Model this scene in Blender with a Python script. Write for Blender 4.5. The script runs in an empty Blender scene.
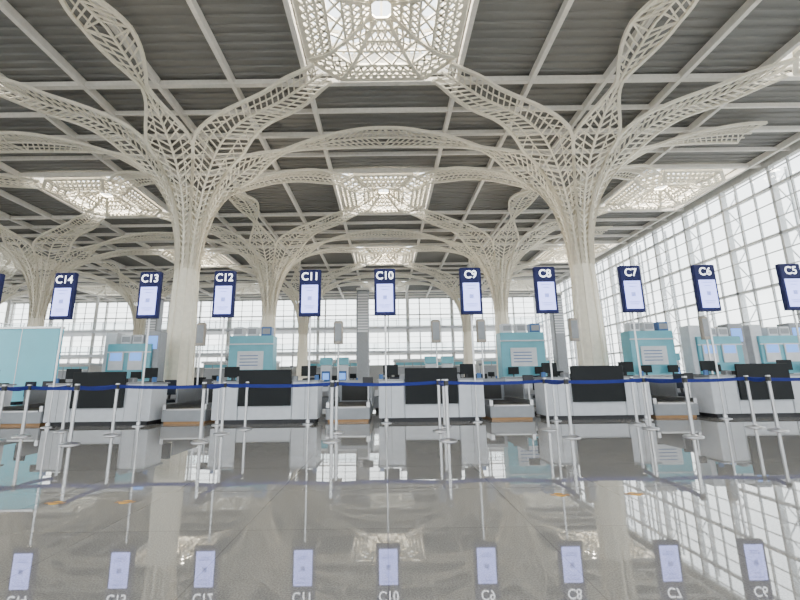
import bpy, math, random
from mathutils import Vector, Matrix
random.seed(4)
S = bpy.context.scene

# ------------------------------------------------------------ materials
def mat(name, col, rough=0.5, metal=0.0, var=0.06, scale=6.0, emit=None, es=0.0, ior=1.5, coat=0.0):
    m = bpy.data.materials.new(name); m.use_nodes = True
    nt = m.node_tree; b = nt.nodes['Principled BSDF']
    tc = nt.nodes.new('ShaderNodeTexCoord'); n = nt.nodes.new('ShaderNodeTexNoise')
    n.inputs['Scale'].default_value = scale; n.inputs['Detail'].default_value = 4
    r = nt.nodes.new('ShaderNodeValToRGB')
    c0 = [max(0, c*(1-var)) for c in col]; c1 = [min(1, c*(1+var)) for c in col]
    r.color_ramp.elements[0].position = .3; r.color_ramp.elements[1].position = .7
    r.color_ramp.elements[0].color = (*c0, 1); r.color_ramp.elements[1].color = (*c1, 1)
    nt.links.new(tc.outputs['Object'], n.inputs['Vector']); nt.links.new(n.outputs['Fac'], r.inputs['Fac'])
    nt.links.new(r.outputs['Color'], b.inputs['Base Color'])
    b.inputs['Roughness'].default_value = rough; b.inputs['Metallic'].default_value = metal
    b.inputs['IOR'].default_value = ior; b.inputs['Coat Weight'].default_value = coat
    if emit:
        b.inputs['Emission Color'].default_value = (*emit, 1); b.inputs['Emission Strength'].default_value = es
    return m

M = {}
M['cream'] = mat('cream_steel', (.93, .87, .74), .45)
M['beam'] = mat('beam_paint', (.92, .88, .82), .5)
M['deck'] = mat('corrugated_deck', (.245, .24, .23), .6, 0, .10, .5)
M['white'] = mat('white_laminate', (.60, .62, .67), .35)
M['wall'] = mat('wall_paint', (.66, .65, .63), .6)
M['mullion'] = mat('mullion_paint', (.66, .67, .69), .5)
M['black'] = mat('black_panel', (.006, .008, .010), .8)
M['dark'] = mat('dark_plastic', (.025, .025, .03), .6)
M['steel'] = mat('brushed_steel', (.50, .50, .52), .28, .95, .05, 30)
M['grey'] = mat('grey_metal', (.24, .25, .27), .4, .4)
M['tan'] = mat('tan_panel', (.35, .31, .27), .5)
M['belt'] = mat('blue_belt', (.005, .014, .17), .8)
M['navy'] = mat('navy_sign', (.002, .005, .075), .7)
M['screen'] = mat('sign_screen', (.3, .32, .6), .3, 0, .03, 3, (.38, .43, 1.0), 3.4)
M['letter'] = mat('sign_letter', (.9, .9, .9), .4, 0, .01, 3, (.9, .93, 1), 2.6)
M['line'] = mat('sign_line', (.3, .32, .55), .4, 0, .01, 3, (.22, .28, .85), 1.6)
M['kscreen'] = mat('kiosk_screen', (.1, .2, .5), .3, 0, .05, 3, (.12, .35, .95), 1.4)
M['turq'] = mat('turquoise_panel', (.12, .40, .50), .3, 0, .08, 2)
M['turq2'] = mat('turquoise_glass_panel', (.15, .60, .76), .12, 0, .08, .6)
M['blue'] = mat('blue_panel', (.02, .10, .30), .35)
M['rubber'] = mat('conveyor_rubber', (.03, .03, .03), .7)
M['orange'] = mat('amber_strip', (.38, .20, .08), .5)
M['yellow'] = mat('yellow_mark', (.85, .45, .03), .5)
M['ground'] = mat('outdoor_concrete', (.50, .46, .40), .9, 0, .1, .2)
M['fabric'] = mat('chair_fabric', (.02, .025, .04), .9)

def glass():
    m = bpy.data.materials.new('thin_glass'); m.use_nodes = True
    nt = m.node_tree; nt.nodes.clear()
    o = nt.nodes.new('ShaderNodeOutputMaterial'); mx = nt.nodes.new('ShaderNodeMixShader')
    t = nt.nodes.new('ShaderNodeBsdfTransparent'); g = nt.nodes.new('ShaderNodeBsdfGlossy')
    t.inputs['Color'].default_value = (.93, .96, .97, 1); g.inputs['Roughness'].default_value = .05
    mx.inputs[0].default_value = .07
    nt.links.new(t.outputs[0], mx.inputs[1]); nt.links.new(g.outputs[0], mx.inputs[2]); nt.links.new(mx.outputs[0], o.inputs[0])
    return m
M['glass'] = glass()

def floor_mat():
    m = bpy.data.materials.new('polished_granite'); m.use_nodes = True
    nt = m.node_tree; b = nt.nodes['Principled BSDF']; L = nt.links.new
    tc = nt.nodes.new('ShaderNodeTexCoord')
    n1 = nt.nodes.new('ShaderNodeTexNoise'); n1.inputs['Scale'].default_value = 110; n1.inputs['Detail'].default_value = 4; n1.inputs['Roughness'].default_value = .7
    r1 = nt.nodes.new('ShaderNodeValToRGB'); e = r1.color_ramp.elements
    e[0].position = .38; e[0].color = (.22, .21, .20, 1); e[1].position = .62; e[1].color = (.38, .365, .345, 1)
    n2 = nt.nodes.new('ShaderNodeTexNoise'); n2.inputs['Scale'].default_value = .6
    br = nt.nodes.new('ShaderNodeTexBrick'); br.offset = 0; br.inputs['Scale'].default_value = 1
    br.inputs['Brick Width'].default_value = 1.0; br.inputs['Row Height'].default_value = 1.0
    br.inputs['Mortar Size'].default_value = .004
    br.inputs['Color1'].default_value = (1, 1, 1, 1); br.inputs['Color2'].default_value = (.92, .92, .92, 1); br.inputs['Mortar'].default_value = (.66, .66, .66, 1)
    mx = nt.nodes.new('ShaderNodeMix'); mx.data_type = 'RGBA'; mx.blend_type = 'MULTIPLY'; mx.inputs[0].default_value = 1
    for n in (n1, n2, br): L(tc.outputs['Object'], n.inputs['Vector'])
    L(n1.outputs['Fac'], r1.inputs['Fac']); L(r1.outputs['Color'], mx.inputs[6]); L(br.outputs['Color'], mx.inputs[7])
    L(mx.outputs[2], b.inputs['Base Color'])
    mr = nt.nodes.new('ShaderNodeMapRange'); mr.inputs[3].default_value = .008; mr.inputs[4].default_value = .025
    L(n2.outputs['Fac'], mr.inputs[0]); L(mr.outputs[0], b.inputs['Roughness'])
    b.inputs['IOR'].default_value = 2.5
    return m
M['floor'] = floor_mat()

# ------------------------------------------------------------ mesh builder
class MB:
    def __init__(s): s.v = []; s.f = []; s.mi = []; s.ms = []
    def m(s, k):
        if k not in s.ms: s.ms.append(k)
        return s.ms.index(k)
    def add(s, vs, fs, k):
        o = len(s.v); s.v += [tuple(v) for v in vs]; i = s.m(k)
        for f in fs: s.f.append([o+a for a in f]); s.mi.append(i)
    def box(s, x0, x1, y0, y1, z0, z1, k):
        s.add([(x0,y0,z0),(x1,y0,z0),(x1,y1,z0),(x0,y1,z0),(x0,y0,z1),(x1,y0,z1),(x1,y1,z1),(x0,y1,z1)],
              [(3,2,1,0),(4,5,6,7),(0,1,5,4),(1,2,6,5),(2,3,7,6),(3,0,4,7)], k)
    def bbox(s, x0, x1, y0, y1, z0, z1, k, c=.015):
        def ring(z, i):
            a, b, d, e = x0+i, x1-i, y0+i, y1-i
            return [(a+c,d,z),(b-c,d,z),(b,d+c,z),(b,e-c,z),(b-c,e,z),(a+c,e,z),(a,e-c,z),(a,d+c,z)]
        vs = ring(z0, 0)+ring(z1-c, 0)+ring(z1, c)
        fs = [tuple(range(7,-1,-1)), tuple(range(16,24))]
        for l in (0, 8):
            for i in range(8): fs.append((l+i, l+(i+1)%8, l+8+(i+1)%8, l+8+i))
        s.add(vs, fs, k)
    def bar(s, p, q, w, k, h=None, n=4):
        p = Vector(p); q = Vector(q); d = q-p
        if d.length < 1e-4: return
        d.normalize(); up = Vector((0,0,1)) if abs(d.z) < .95 else Vector((0,1,0))
        a = d.cross(up).normalized(); b = a.cross(d).normalized(); h = h or w
        vs = []
        for c in (p, q):
            for i in range(n):
                t = 2*math.pi*(i+.5)/n; f = .5/math.cos(math.pi/n) if n == 4 else .5
                vs.append(c+a*math.cos(t)*w*f+b*math.sin(t)*h*f)
        fs = [(i, (i+1)%n, n+(i+1)%n, n+i) for i in range(n)]+[tuple(range(n-1,-1,-1)), tuple(range(n,2*n))]
        s.add(vs, fs, k)
    def path(s, pts, w, k, n=4):
        for a, b in zip(pts[:-1], pts[1:]): s.bar(a, b, w, k, n=n)
    def lathe(s, prof, k, cx=0, cy=0, n=24):
        vs = []
        for r, z in prof:
            for i in range(n):
                t = 2*math.pi*i/n; vs.append((cx+r*math.cos(t), cy+r*math.sin(t), z))
        fs = []
        for j in range(len(prof)-1):
            for i in range(n): fs.append((j*n+i, j*n+(i+1)%n, (j+1)*n+(i+1)%n, (j+1)*n+i))
        fs.append(tuple(range(n-1,-1,-1))); fs.append(tuple(range((len(prof)-1)*n, len(prof)*n)))
        s.add(vs, fs, k)
    def mesh(s, name, smooth=False):
        me = bpy.data.meshes.new(name); me.from_pydata(s.v, [], s.f)
        for k in s.ms: me.materials.append(M[k])
        me.polygons.foreach_set('material_index', s.mi)
        if smooth: me.polygons.foreach_set('use_smooth', [True]*len(me.polygons))
        me.update(); return me
def obj(name, me, loc=(0,0,0), rz=0):
    o = bpy.data.objects.new(name, me); S.collection.objects.link(o); o.location = loc; o.rotation_euler[2] = rz; return o

# ------------------------------------------------------------ layout constants
XW0, XW1 = -54.0, 21.6
YW0, YW1 = -9.0, 57.0
ROWS = [4.6+13*i for i in range(4)]
COLS = [-45, -27, -9, 9]

b = MB(); b.box(XW0, XW1, YW0, YW1, -.2, 0, 'floor'); obj('floor', b.mesh('floor'))
b = MB(); b.box(-400, 400, -400, 400, -.5, -.22, 'ground'); obj('ground', b.mesh('ground'))

# ceiling : corrugated deck with skylight openings
b = MB()
def corr(x0, x1, y0, y1, z=13.0):
    p = .36; n = max(1, round((y1-y0)/p)); p = (y1-y0)/n; vs = []; prof = []
    for i in range(n):
        y = y0+i*p; prof += [(y, z), (y+p*.4, z), (y+p*.5, z+.07), (y+p*.9, z+.07)]
    prof.append((y1, z))
    for y, zz in prof: vs += [(x0, y, zz), (x1, y, zz)]
    b.add(vs, [(2*i, 2*i+2, 2*i+3, 2*i+1) for i in range(len(prof)-1)], 'deck')
SKY_Y = [-1.9+13*i for i in range(5)]; SKY_X = [-36, -18, 0, 18]
H = 2.75
y = YW0
for sy in SKY_Y:
    corr(XW0, XW1, y, sy-H)
    x = XW0
    for sx in SKY_X: corr(x, sx-H, sy-H, sy+H); x = sx+H
    corr(x, XW1, sy-H, sy+H); y = sy+H
corr(XW0, XW1, y, YW1)
obj('ceiling', b.mesh('ceiling'))

# ceiling beams
b = MB()
x = -51
while x < 21.5:
    if x % 18 != 0: b.box(x-.085, x+.085, YW0, YW1, 12.66, 12.98, 'beam')
    x += 3
for i in range(-1, 5):
    c = 4.6+13*i
    for dy, w in ((-3.5,.11),(0,.10),(3.5,.11),(-1.75,.045),(1.75,.045)):
        yy = c+dy
        if YW0 < yy < YW1: b.box(XW0, XW1, yy-w, yy+w, 12.70, 12.9, 'beam')
obj('ceiling_beam_grid', b.mesh('ceiling_beam_grid'))

# skylights : square lattice baskets with cut corners
b = MB()
CK = .62
def sq(r, z, i):
    c = CK*r
    return Vector(([(r,-c),(r,c),(c,r),(-c,r),(-r,c),(-r,-c),(-c,-r),(c,-r)][i % 8])+(z,))
def edgepts(r, z, i, n): 
    return [sq(r,z,i).lerp(sq(r,z,i+1), k/n) for k in range(n+1)]
levels = [(2.68, 12.72), (2.38, 12.58), (2.08, 12.50), (1.78, 12.50), (1.25, 12.60), (.95, 12.74), (.65, 12.9), (.35, 13.05)]
for li, (r, z) in enumerate(levels):
    for i in range(8): b.bar(sq(r, z, i), sq(r, z, i+1), .17 if li == 0 else .08, 'cream')
NN = [(11, 4), (10, 3), (9, 3), (3, 1), (6, 2), (4, 2), (3, 1)]
for l in range(len(levels)-1):
    r0, z0 = levels[l]; r1, z1 = levels[l+1]
    for i in range(8):
        n = NN[l][i % 2]; A = edgepts(r0, z0, i, n); B = edgepts(r1, z1, i, n)
        for k in range(n):
            b.bar(A[k], B[k+1], .065, 'cream'); b.bar(A[k+1], B[k], .065, 'cream')
for i in range(8):
    b.path([sq(r, z-.02, i) for r, z in levels], .12, 'cream')
    b.path([sq(1.25, 12.60, i), sq(1.5, 13.1, i), sq(2.0, 13.5, i), sq(2.5, 13.7, i)], .09, 'cream')
for sx, sy in ((-1,0),(1,0),(0,-1),(0,1)):
    cx, cy = sx*(H+.06), sy*(H+.06)
    b.box(cx-(.06 if sx else H+.12), cx+(.06 if sx else H+.12), cy-(.06 if sy else H+.12), cy+(.06 if sy else H+.12), 12.98, 13.9, 'wall')
for k in range(-2, 3):
    b.box(k*1.1-.04, k*1.1+.04, -H, H, 13.75, 13.87, 'beam'); b.box(-H, H, k*1.1-.04, k*1.1+.04, 13.75, 13.87, 'beam')
b.box(-H, H, -H, H, 13.87, 13.89, 'glass')
sk = b.mesh('skylight')
for sy in SKY_Y:
    for sx in SKY_X: obj('skylight_lattice', sk, (sx, sy, 0))

# ------------------------------------------------------------ lattice trees
PROF = [(.42,6.0),(.50,7.2),(.72,8.35),(1.10,9.4),(1.7,10.3),(2.5,11.05),(3.5,11.65),(4.7,12.1),(6.3,12.4),(8,12.58),(9.2,12.6)]
def cr(p0,p1,p2,p3,t):
    return tuple(.5*((2*b_)+(-a+c)*t+(2*a-5*b_+4*c-d)*t*t+(-a+3*b_-3*c+d)*t**3) for a,b_,c,d in zip(p0,p1,p2,p3))
dense = []
for i in range(len(PROF)-1):
    p0 = PROF[max(0,i-1)]; p3 = PROF[min(len(PROF)-1,i+2)]
    for j in range(24): dense.append(cr(p0, PROF[i], PROF[i+1], p3, j/24))
dense.append(PROF[-1])
def sample(rmax, step):
    out = [dense[0]]; acc = 0; last = dense[0]
    for a, c in zip(dense[:-1], dense[1:]):
        if c[0] > rmax: break
        acc += math.hypot(c[0]-a[0], c[1]-a[1]); last = c
        if acc >= step: out.append(c); acc = 0
    if rmax-out[-1][0] < step*.5: out.pop()
    out.append((rmax, last[1]))
    return out
T = math.tan(math.radians(22.5))
def sm(a, b_, x): 
    x = min(1, max(0, (x-a)/(b_-a))); return x*x*(3-2*x)
def frond(mb, az0, az1, rend, kind):
    pts = sample(rend, .24)
    def hw(r):
        if kind == 'diag':
            w0 = min(r*T, 1.08)
            f = sm(2.3, 4.8, r)
            return w0*(1-f)+.74*f-.22*sm(6.3,rend,r)
        neck = 4.4
        w0 = min(r*T, 1.0)
        if r < neck: return w0*(1-sm(2.1, neck, r))+.10*sm(2.1, neck, r)
        L = rend-neck
        return .10+.68*math.sin(min(1, (r-neck)/L)*math.pi/2)
    C = []
    for r, h in pts:
        az = az0+(az1-az0)*sm(2.0, 6.0, r)
        d = Vector((math.cos(az), math.sin(az), 0)); n = Vector((-d.y, d.x, 0))
        C.append((d*r+Vector((0,0,h)), n, hw(r), r))
    def P(i, t):
        c, n, w, r = C[i]; return c+n*(t*w)
    N = len(C)
    for t, w in ((-1,.12),(1,.12),(0,.08)): mb.path([P(i,t) for i in range(N)], w, 'cream')
    for t in (-.5, .5):
        run = []
        for i in range(N):
            if C[i][3] > .55 and C[i][2] > .3: run.append(P(i,t))
            else:
                mb.path(run, .045, 'cream'); run = []
        mb.path(run, .045, 'cream')
    for i in range(0, N-1):
        for sgn in (-1, 1):
            w = C[i][2]
            if w < .13: continue
            j = min(N-1, i+(2 if w > .45 else 1))
            mb.bar(P(i, 0), P(j, sgn), .05, 'cream')
            if .8 < C[i][3] < 3.6 and w > .35 and i % 2 == 0:
                mb.bar(P(j, .5*sgn), P(i, sgn), .04, 'cream')
def tree():
    mb = MB()
    mb.lathe([(.70,0),(.70,.12),(.60,.2),(.575,.5),(.54,2.5),(.485,4.5),(.43,6.0),(.40,6.6),(.33,7.6),(.18,8.4)], 'cream', n=24)
    for i in range(8):
        a = math.radians(22.5+45*i); c, s_ = math.cos(a), math.sin(a)
        mb.path([(.59*c,.59*s_,.2),(.55*c,.55*s_,2.5),(.495*c,.495*s_,4.5),(.455*c,.455*s_,6.1)], .09, 'cream')
    D = math.atan2(4.25, 6.75)
    for a in (0, math.pi): frond(mb, a, a, 9.0, 'orth')
    for s_ in (1, -1): frond(mb, s_*math.pi/2, s_*math.pi/2, 6.5, 'orth')
    for a0, a1 in ((math.pi/4, D), (3*math.pi/4, math.pi-D), (-math.pi/4, -D), (-3*math.pi/4, D-math.pi)):
        frond(mb, a0, a1, 7.95, 'diag')
    return mb.mesh('lattice_tree_column')
tm = tree()
for yy in ROWS:
    for xx in COLS: obj('lattice_tree_column', tm, (xx, yy, 0))

# ------------------------------------------------------------ glazed walls
def curtain(axis, fixed, a0, a1, z0, z1, vstep, hstep, name, sgn, k='wall', truss=False):
    mb = MB()
    def bx(u0,u1,d0,d1,za,zb,k):
        lo, hi = sorted((fixed+sgn*d0, fixed+sgn*d1))
        if axis == 'y': mb.box(lo, hi, u0, u1, za, zb, k)
        else: mb.box(u0, u1, lo, hi, za, zb, k)
    n = round((a1-a0)/vstep); st = (a1-a0)/n
    for i in range(n+1):
        u = a0+i*st; big = i % 3 == 0; w = .08 if big else .035
        bx(u-w, u+w, 0, .35 if big else .12, z0, z1, k)
        if big and truss:
            bx(u-.05, u+.05, 1.0, 1.1, -.2, z1, k)
            z = z0; t = 0
            while z < z1-.7:
                a, c = (.35, 1.0) if t % 2 == 0 else (1.0, .35)
                mb.bar((fixed+sgn*a, u, z), (fixed+sgn*c, u, z+.9), .05, k); z += .9; t += 1
    z = z0; j = 0
    while z <= z1+.01:
        w = .07 if j % 3 == 0 else .025
        bx(a0, a1, 0, .25 if j % 3 == 0 else .08, z-w, z+w, k); z += hstep; j += 1
    bx(a0, a1, .04, .05, z0, z1, 'glass')
    return obj(name, mb.mesh(name))
curtain('y', XW1, YW0, YW1, .5, 12.5, 1.1, .9, 'window_1', 1, 'mullion', True)
curtain('x', YW1, XW0, XW1, 3.0, 12.6, 1.5, .8, 'window_2', 1)
curtain('x', YW0, XW0, XW1, .5, 12.6, 2.5, 2.0, 'window_3', -1)
curtain('y', XW0, YW0, YW1, .5, 12.6, 2.0, 1.5, 'window_4', -1)
def wallbox(name, bx, k='wall'):
    mb = MB()
    for q in bx: mb.box(*q, k)
    obj(name, mb.mesh(name))
wallbox('wall_right', [(XW1, XW1+.35, YW0, YW1, -.2, .5), (XW1, XW1+.35, YW0, YW1, 12.5, 13.3)])
wallbox('wall_left', [(XW0-.35, XW0, YW0, YW1, -.2, .5), (XW0-.35, XW0, YW0, YW1, 12.6, 13.3)])
wallbox('wall_back', [(XW0, XW1, YW1, YW1+.35, -.2, 3.0), (XW0, XW1, YW1, YW1+.35, 12.6, 13.3)])
wallbox('wall_front', [(XW0, XW1, YW0-.35, YW0, -.2, .5), (XW0, XW1, YW0-.35, YW0, 12.6, 13.3)])

# ------------------------------------------------------------ check-in signs
def text_mesh(txt, size):
    cu = bpy.data.curves.new('t', 'FONT'); cu.body = txt; cu.size = size; cu.align_x = 'CENTER'; cu.align_y = 'CENTER'; cu.offset = .004
    o = bpy.data.objects.new('t', cu); S.collection.objects.link(o)
    dg = bpy.context.evaluated_depsgraph_get(); dg.update(); me = o.evaluated_get(dg).to_mesh()
    vs = [v.co.copy() for v in me.vertices]; fs = [tuple(p.vertices) for p in me.polygons]
    o.evaluated_get(dg).to_mesh_clear(); bpy.data.objects.remove(o); return vs, fs
def sign(num, X, Y=9.74):
    mb = MB()
    mb.bbox(-.265, .265, -.06, .06, 2.56, 3.74, 'navy', .02)
    mb.box(-.20, .20, -.068, -.06, 2.64, 3.34, 'screen')
    vs, fs = text_mesh('C%d' % num, .28)
    mb.add([(v.x*.92, -.066, 3.55+v.y) for v in vs], fs, 'letter')
    for z, w in ((3.27,.13),(3.19,.08),(2.80,.14),(2.75,.10)):
        mb.box(-w, w, -.071, -.068, z, z+.018, 'line')
    mb.box(-.05, .05, -.071, -.068, 2.95, 3.05, 'line')
    mb.bar((0,.085,0),(0,.085,3.3), .045, 'steel', n=12)
    mb.lathe([(.13,0),(.13,.015),(.05,.03),(.045,.1)], 'steel', 0, .085, 20)
    obj('check_in_sign', mb.mesh('check_in_sign'), (X, Y, 0))
P4 = 4.0
for k in (2, 1, 0, -1, -2, -3):
    sign(10-2*k-1, k*P4+2.14); sign(10-2*k, k*P4)

# ------------------------------------------------------------ check-in desks
def desk_mesh():
    mb = MB()
    mb.box(-1.2, 1.2, .06, .68, 0, .1, 'dark')
    mb.bbox(-1.28, -.66, 0, .72, .1, .98, 'white'); mb.bbox(.66, 1.28, 0, .72, .1, .98, 'white')
    mb.bbox(-.65, .65, .01, .72, .1, .96, 'white')
    mb.box(-.98, -.97, -.003, 0, .12, .95, 'grey'); mb.box(.97, .98, -.003, 0, .12, .95, 'grey')
    mb.bbox(-.64, .64, -.06, -.005, .42, 1.28, 'black', .01)
    mb.bbox(-1.31, -.65, -.03, .78, .98, 1.02, 'grey', .01); mb.bbox(.65, 1.31, -.03, .78, .98, 1.02, 'grey', .01)
    mb.bbox(-.65, .65, .02, .78, .96, 1.0, 'grey', .01)
    for x in (-.98, .98):
        mb.bbox(x-.12, x+.12, .3, .5, 1.02, 1.04, 'dark', .005); mb.bar((x,.42,1.04),(x,.42,1.22), .04, 'dark')
        mb.bbox(x-.19, x+.19, .36, .40, 1.12, 1.38, 'black', .01)
        mb.bbox(x-.2, x+.2, .55, .7, 1.02, 1.045, 'dark', .005)
        s_ = 1 if x > 0 else -1
        mb.bbox(x-.3*s_-.08, x-.3*s_+.06, .1, .3, 1.02, 1.13, 'grey', .02)
        mb.bbox(x+.24*s_-.05, x+.24*s_+.05, .15, .2, 1.02, 1.14, 'blue', .005)
    for x in (-.3, .3):
        mb.bbox(x-.13, x+.13, .25, .5, 1.0, 1.12, 'dark', .02)
    return mb.mesh('check_in_desk')
dm = desk_mesh()
def conv_mesh():
    mb = MB()
    mb.bbox(-.55, .55, 0, 2.6, .06, .34, 'grey', .02); mb.box(-.5, .5, .05, 2.55, 0, .06, 'orange')
    mb.box(-.44, .44, .02, 2.6, .34, .37, 'rubber')
    for s_ in (-1, 1):
        mb.box(s_*.5-.04, s_*.5+.04, .02, 2.6, .34, .47, 'steel'); mb.box(s_*.56-.02, s_*.56+.02, .7, 2.6, .34, .85, 'grey')
    mb.bar((-.44,.04,.34),(.44,.04,.34), .07, 'steel', n=10)
    mb.box(-.5, .5, 2.3, 2.6, .37, 1.0, 'grey'); mb.box(-.4, .4, 2.28, 2.3, .4, .9, 'rubber')
    mb.bar((.5,.15,.4),(.5,.15,.95), .04, 'steel', n=8); mb.bbox(.36, .62, .1, .16, .92, 1.08, 'dark', .01)
    return mb.mesh('baggage_scale')
cm = conv_mesh()
def chair_mesh():
    mb = MB()
    for i in range(5):
        a = 2*math.pi*i/5; mb.bar((0,0,.09),(.28*math.cos(a),.28*math.sin(a),.06), .04, 'dark'); mb.lathe([(.025,0),(.03,.03),(.02,.06)], 'dark', .28*math.cos(a), .28*math.sin(a), 8)
    mb.bar((0,0,.07),(0,0,.45), .05, 'steel', n=10)
    mb.bbox(-.24, .24, -.24, .24, .45, .53, 'fabric', .03); mb.bar((0,.22,.5),(0,.27,.75), .05, 'dark')
    mb.bbox(-.2, .2, .22, .28, .66, 1.08, 'fabric', .025)
    return mb.mesh('office_chair')
ch = chair_mesh()
for k in range(-3, 3):
    X = 1.10+k*P4+.05*k
    obj('check_in_desk', dm, (X, 9.99, 0))
    obj('baggage_scale', cm, (X+2.0, 10.2, 0))
    for dx in (-.7, .72): obj('office_chair', ch, (X+dx, 11.55, 0), random.uniform(-.3,.3))
for k in range(-5, 4):
    obj('check_in_desk', dm, (1.12+k*P4, 23.2, 0))
mb = MB(); x0, x1 = -10.7, 12.2
mb.bbox(x0, x1, 13.2, 14.2, .12, .5, 'grey', .02); mb.box(x0+.05, x1-.05, 13.32, 14.08, .5, .52, 'rubber')
mb.box(x0, x1, 13.2, 13.26, .5, .66, 'steel'); mb.box(x0, x1, 14.14, 14.2, .5, .66, 'steel')
x = x0+.4
while x < x1: mb.box(x-.05, x+.05, 13.3, 14.1, 0, .12, 'dark'); x += 2
obj('baggage_conveyor', mb.mesh('baggage_conveyor'))

# ------------------------------------------------------------ stanchions
def stanchion(X, Y, to=()):
    mb = MB()
    mb.lathe([(.15,0),(.15,.012),(.13,.024),(.05,.036),(.028,.05),(.028,.88),(.038,.885),(.038,.985),(.034,1.0)], 'steel', n=20)
    mb.lathe([(.040,.89),(.040,.975)], 'dark', n=20)
    for tx, ty in to:
        d = Vector((tx-X, ty-Y, 0)); L = d.length; d.normalize(); n = Vector((-d.y, d.x, 0))*.004
        p = d*.04; q = d*(L-.04); vs = []
        N = 8
        for i in range(N+1):
            c = p.lerp(q, i/N); sag = -.03*4*(i/N)*(1-i/N)
            for zz in (.905, .97): vs += [c+n+Vector((0,0,zz+sag)), c-n+Vector((0,0,zz+sag))]
        fs = []
        for i in range(N):
            o = 4*i
            fs += [(o,o+4,o+6,o+2),(o+1,o+3,o+7,o+5),(o,o+1,o+5,o+4),(o+2,o+6,o+7,o+3)]
        fs += [(0,2,3,1),(4*N,4*N+1,4*N+3,4*N+2)]
        mb.add(vs, fs, 'belt')
    obj('belt_stanchion', mb.mesh('belt_stanchion'), (X, Y, 0))
FX = [-9.4, -7.1, -5.33, -3.18, -.93, 1.02, 3.15, 5.15, 7.2, 9.3]
FY = [7.3, 7.6, 7.05, 7.15, 7.05, 6.95, 7.15, 7.05, 7.7, 7.3]
BX = [x+(-.06 if i < 5 else .03) for i, x in enumerate(FX)]
for i, (x, y) in enumerate(zip(FX, FY)):
    bx = BX[i]; by = 8.2
    stanchion(x, y, [(bx, by)])
    t2 = [(BX[i+1], 8.2)] if i+1 < len(FX) else []
    if i % 2: t2.append((bx+.2, 8.95))
    stanchion(bx, by, t2)
    if i % 2: stanchion(bx+.2, 8.95)

# ------------------------------------------------------------ service booths
def booth_mesh(variant):
    mb = MB()
    ht = 2.75 if variant == 0 else 2.5
    mb.bbox(-.85, .85, .1, .7, .08, ht, 'turq', .02); mb.box(-.8, .8, .15, .65, 0, .08, 'dark')
    if variant == 0:
        mb.bbox(-.5, .5, .06, .1, 1.45, 2.15, 'white', .01)
        for z in (1.6, 1.72, 1.84, 1.96): mb.box(-.4, .3, .055, .06, z, z+.03, 'blue')
    else:
        for x in (-.45, .3):
            mb.bbox(x-.28, x+.28, .05, .1, 1.5, 2.2, 'white', .01); mb.box(x-.22, x+.22, .045, .05, 1.85, 2.14, 'kscreen')
        mb.bbox(.5, 1.1, .2, .7, .08, 3.0, 'grey', .02); mb.box(.6, 1.0, .19, .2, 2.3, 2.8, 'kscreen')
        mb.bbox(-1.05, -.6, .2, .7, .08, 2.95, 'white', .02)
    mb.box(-.86, .86, .08, .1, 1.0, 1.06, 'steel'); mb.box(-.86, .86, .07, .1, ht-.35, ht-.3, 'white')
    mb.bbox(-.9, .9, -.35, .1, .05, 1.0, 'white', .02); mb.bbox(-.94, .94, -.4, .12, 1.0, 1.05, 'grey', .01)
    for x in ((-.55, .0, .55) if variant == 0 else (-.2, .25)):
        mb.bbox(x-.2, x+.2, .15, .5, ht, ht+.35, 'white' if x < .5 else 'blue', .02); mb.box(x-.15, x+.15, .14, .15, ht+.07, ht+.28, 'grey')
    for x in (-.5, .5):
        mb.bar((x,-.1,1.05),(x,-.1,1.2), .04, 'dark'); mb.bbox(x-.2, x+.2, -.14, -.1, 1.15, 1.42, 'black', .01)
    return mb.mesh('service_booth')
bms = [booth_mesh(0), booth_mesh(1)]
for x, v in ((-9.9,1), (-5.2,0), (5.3,0), (10.3,0), (12.9,1), (15.3,1)): obj('service_booth', bms[v], (x, 15.4, 0))
def kiosk_mesh():
    mb = MB()
    mb.bbox(-.3, .3, 0, .35, 0, .08, 'dark', .01); mb.bbox(-.26, .26, .03, .32, .08, 1.75, 'white', .03)
    mb.bbox(-.2, .2, .0, .03, .95, 1.45, 'blue', .005); mb.box(-.15, .15, -.004, 0, 1.05, 1.35, 'kscreen')
    mb.box(-.12, .12, .0, .03, .72, .80, 'dark'); mb.bbox(-.3, .3, .0, .36, 1.75, 2.1, 'turq', .02)
    return mb.mesh('self_service_kiosk')
km = kiosk_mesh()
for x in (-13.4, -12.4, -7.0, -6.4, -2.9, -2.1, 2.2, 3.0, 6.6, 7.3, 12.4, 13.2, 14.0): obj('self_service_kiosk', km, (x, 19.6, 0))
mb = MB(); mb.bbox(-16.5, -11.3, 13.8, 14.0, .1, 2.9, 'turq2', .02); mb.box(-16.5, -11.3, 13.82, 13.98, 0, .1, 'dark')
for x in (-15.2, -13.9, -12.6): mb.box(x-.01, x+.01, 13.79, 13.8, .1, 2.9, 'steel')
mb.box(-16.5, -11.3, 13.78, 14.02, 2.9, 2.97, 'steel')
obj('turquoise_partition', mb.mesh('turquoise_partition'), (0, 0, 0))
mb = MB()
mb.lathe([(.2,0),(.2,.02),(.04,.05)], 'steel', n=16); mb.bar((0,0,.03),(0,0,2.4), .06, 'steel', n=10)
mb.bbox(-.17, .17, -.09, .09, 2.3, 3.15, 'tan', .05); mb.box(-.12, .12, -.095, -.09, 2.4, 3.05, 'grey')
sp = mb.mesh('loudspeaker_post')
for x in (-6.75, -1.72, 1.85, 3.5, 6.9, 11.7): obj('loudspeaker_post', sp, (x, 14.6, 0))
mb = MB(); mb.bbox(-.5, .5, -.5, .5, 0, 8.6, 'grey', .1)
for i in range(14): mb.box(-.42, .42, -.53, -.5, 5.0+i*.24, 5.1+i*.24, 'steel')
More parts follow.
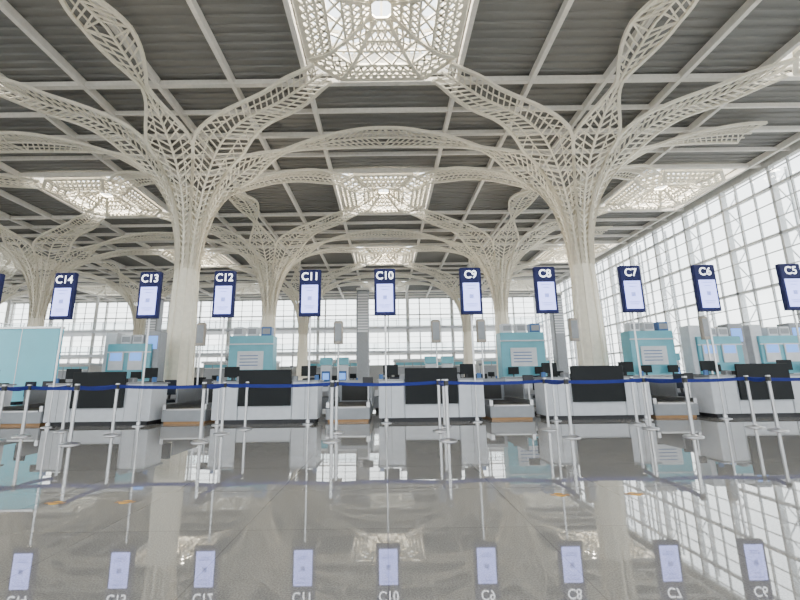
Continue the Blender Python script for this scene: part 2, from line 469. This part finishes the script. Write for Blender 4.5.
mb.bbox(-.6, .6, -.6, .6, 0, .3, 'dark', .05); mb.bbox(-.56, .56, -.56, .56, 8.6, 8.8, 'wall', .05)
py = mb.mesh('air_supply_pylon')
for x, y in ((-1.9, 34), (-21, 36), (16, 37)): obj('air_supply_pylon', py, (x, y, 0))
mb = MB()
for zf in (4.4, 7.6):
    mb.box(-53, 21, 52.6, 56.8, zf, zf+.35, 'white')
    mb.box(-53, 21, 52.62, 52.68, zf+1.35, zf+1.42, 'steel'); mb.box(-53, 21, 52.64, 52.66, zf+.4, zf+1.3, 'glass')
    x = -52.5
    while x < 21: mb.box(x-.03, x+.03, 52.6, 52.7, zf+.35, zf+1.4, 'steel'); x += 1.5
x = -51.0
while x < 21: mb.bar((x, 53.2, 0), (x, 53.2, 12.6), .4, 'wall', n=12); x += 6
obj('rear_gallery', mb.mesh('rear_gallery'))
mb = MB(); mb.bbox(-4, 4, 0, 3, 0, 3.1, 'wall', .05); mb.box(-3.8, 3.8, -.02, 0, 1.1, 2.5, 'grey')
for i in range(9): mb.box(-3.84+i*.96-.04, -3.84+i*.96+.04, -.06, 0, 0, 2.9, 'grey')
mb.box(-4.1, 4.1, -.3, 3.1, 3.1, 3.35, 'white'); mb.box(-3.8, 3.8, -.03, 0, 2.6, 2.95, 'turq'); mb.box(-4, 4, -.04, 0, 0, .9, 'white')
ob = mb.mesh('office_block')
for x in (-38, -28, -17, -6, 5, 15): obj('office_block', ob, (x, 46.5, 0))
mb = MB(); mb.lathe([(.05,.0005),(.05,.002)], 'yellow', n=20); mb.box(-.08, .08, -.02, .02, .0005, .003, 'orange')  # small yellow disc with an amber bar, flat on the floor
st = mb.mesh('floor_mark')
for x, y in ((-2.85, 3.7), (-2.25, 3.7), (1.5, 3.75), (2.15, 3.75)): obj('floor_mark', st, (x, y, 0))

# ------------------------------------------------------------ lights
w = bpy.data.worlds.new('World'); S.world = w; w.use_nodes = True
bg = w.node_tree.nodes['Background']; tcw = w.node_tree.nodes.new('ShaderNodeTexCoord')
sx = w.node_tree.nodes.new('ShaderNodeSeparateXYZ'); rr = w.node_tree.nodes.new('ShaderNodeValToRGB')
w.node_tree.links.new(tcw.outputs['Generated'], sx.inputs[0]); w.node_tree.links.new(sx.outputs['Z'], rr.inputs[0])
rr.color_ramp.elements[0].color = (1.0, .985, .955, 1); rr.color_ramp.elements[1].color = (.88, .93, 1, 1)
w.node_tree.links.new(rr.outputs[0], bg.inputs[0]); bg.inputs[1].default_value = 5.6
def area(loc, size, e, rot=(0,0,0), col=(1,.91,.76)):
    l = bpy.data.lights.new('skylight_fill', 'AREA'); l.energy = e; l.size = size; l.color = col  # warm area fill added inside the skylight openings to brighten the hall
    o = bpy.data.objects.new('skylight_fill', l); S.collection.objects.link(o); o.location = loc; o.rotation_euler = rot
for yy in (11.1, 24.1, 37.1):
    for xx in (-18, 0, 18): area((xx, yy, 13.7), 2.0, 900)
# warm fill spots and their masts, added beside the columns to brighten the canopies
mb = MB()
mb.lathe([(.16,0),(.16,.03),(.05,.05),(.04,2.0),(.12,2.05),(.14,2.2)], 'grey', n=16)
um = mb.mesh('fill_spot_mast')
for yy in (4.6, 17.6, 30.6):
    for xx in (-9, 9):
        px = xx+(-1.5 if xx > 0 else 1.5); pyy = yy+1.6
        obj('fill_spot_mast', um, (px, pyy, 0))
        l = bpy.data.lights.new('column_fill_spot', 'SPOT'); l.energy = 1500; l.color = (1, .88, .68); l.spot_size = math.radians(75); l.spot_blend = .9; l.shadow_soft_size = .15
        o = bpy.data.objects.new('column_fill_spot', l); S.collection.objects.link(o)
        o.location = (px, pyy, 2.35); o.rotation_euler = (math.pi, 0, 0)
# ------------------------------------------------------------ camera
c = bpy.data.cameras.new('camera'); co = bpy.data.objects.new('camera', c); S.collection.objects.link(co)
c.sensor_width = 36; c.lens = 18.0; c.shift_x = 15/800; c.clip_start = .05; c.clip_end = 1000
co.matrix_world = Matrix.Translation((0,0,1.0)) @ Matrix.Rotation(math.radians(90+11.3), 4, 'X') @ Matrix.Rotation(math.radians(-.73), 4, 'Z')
S.camera = co
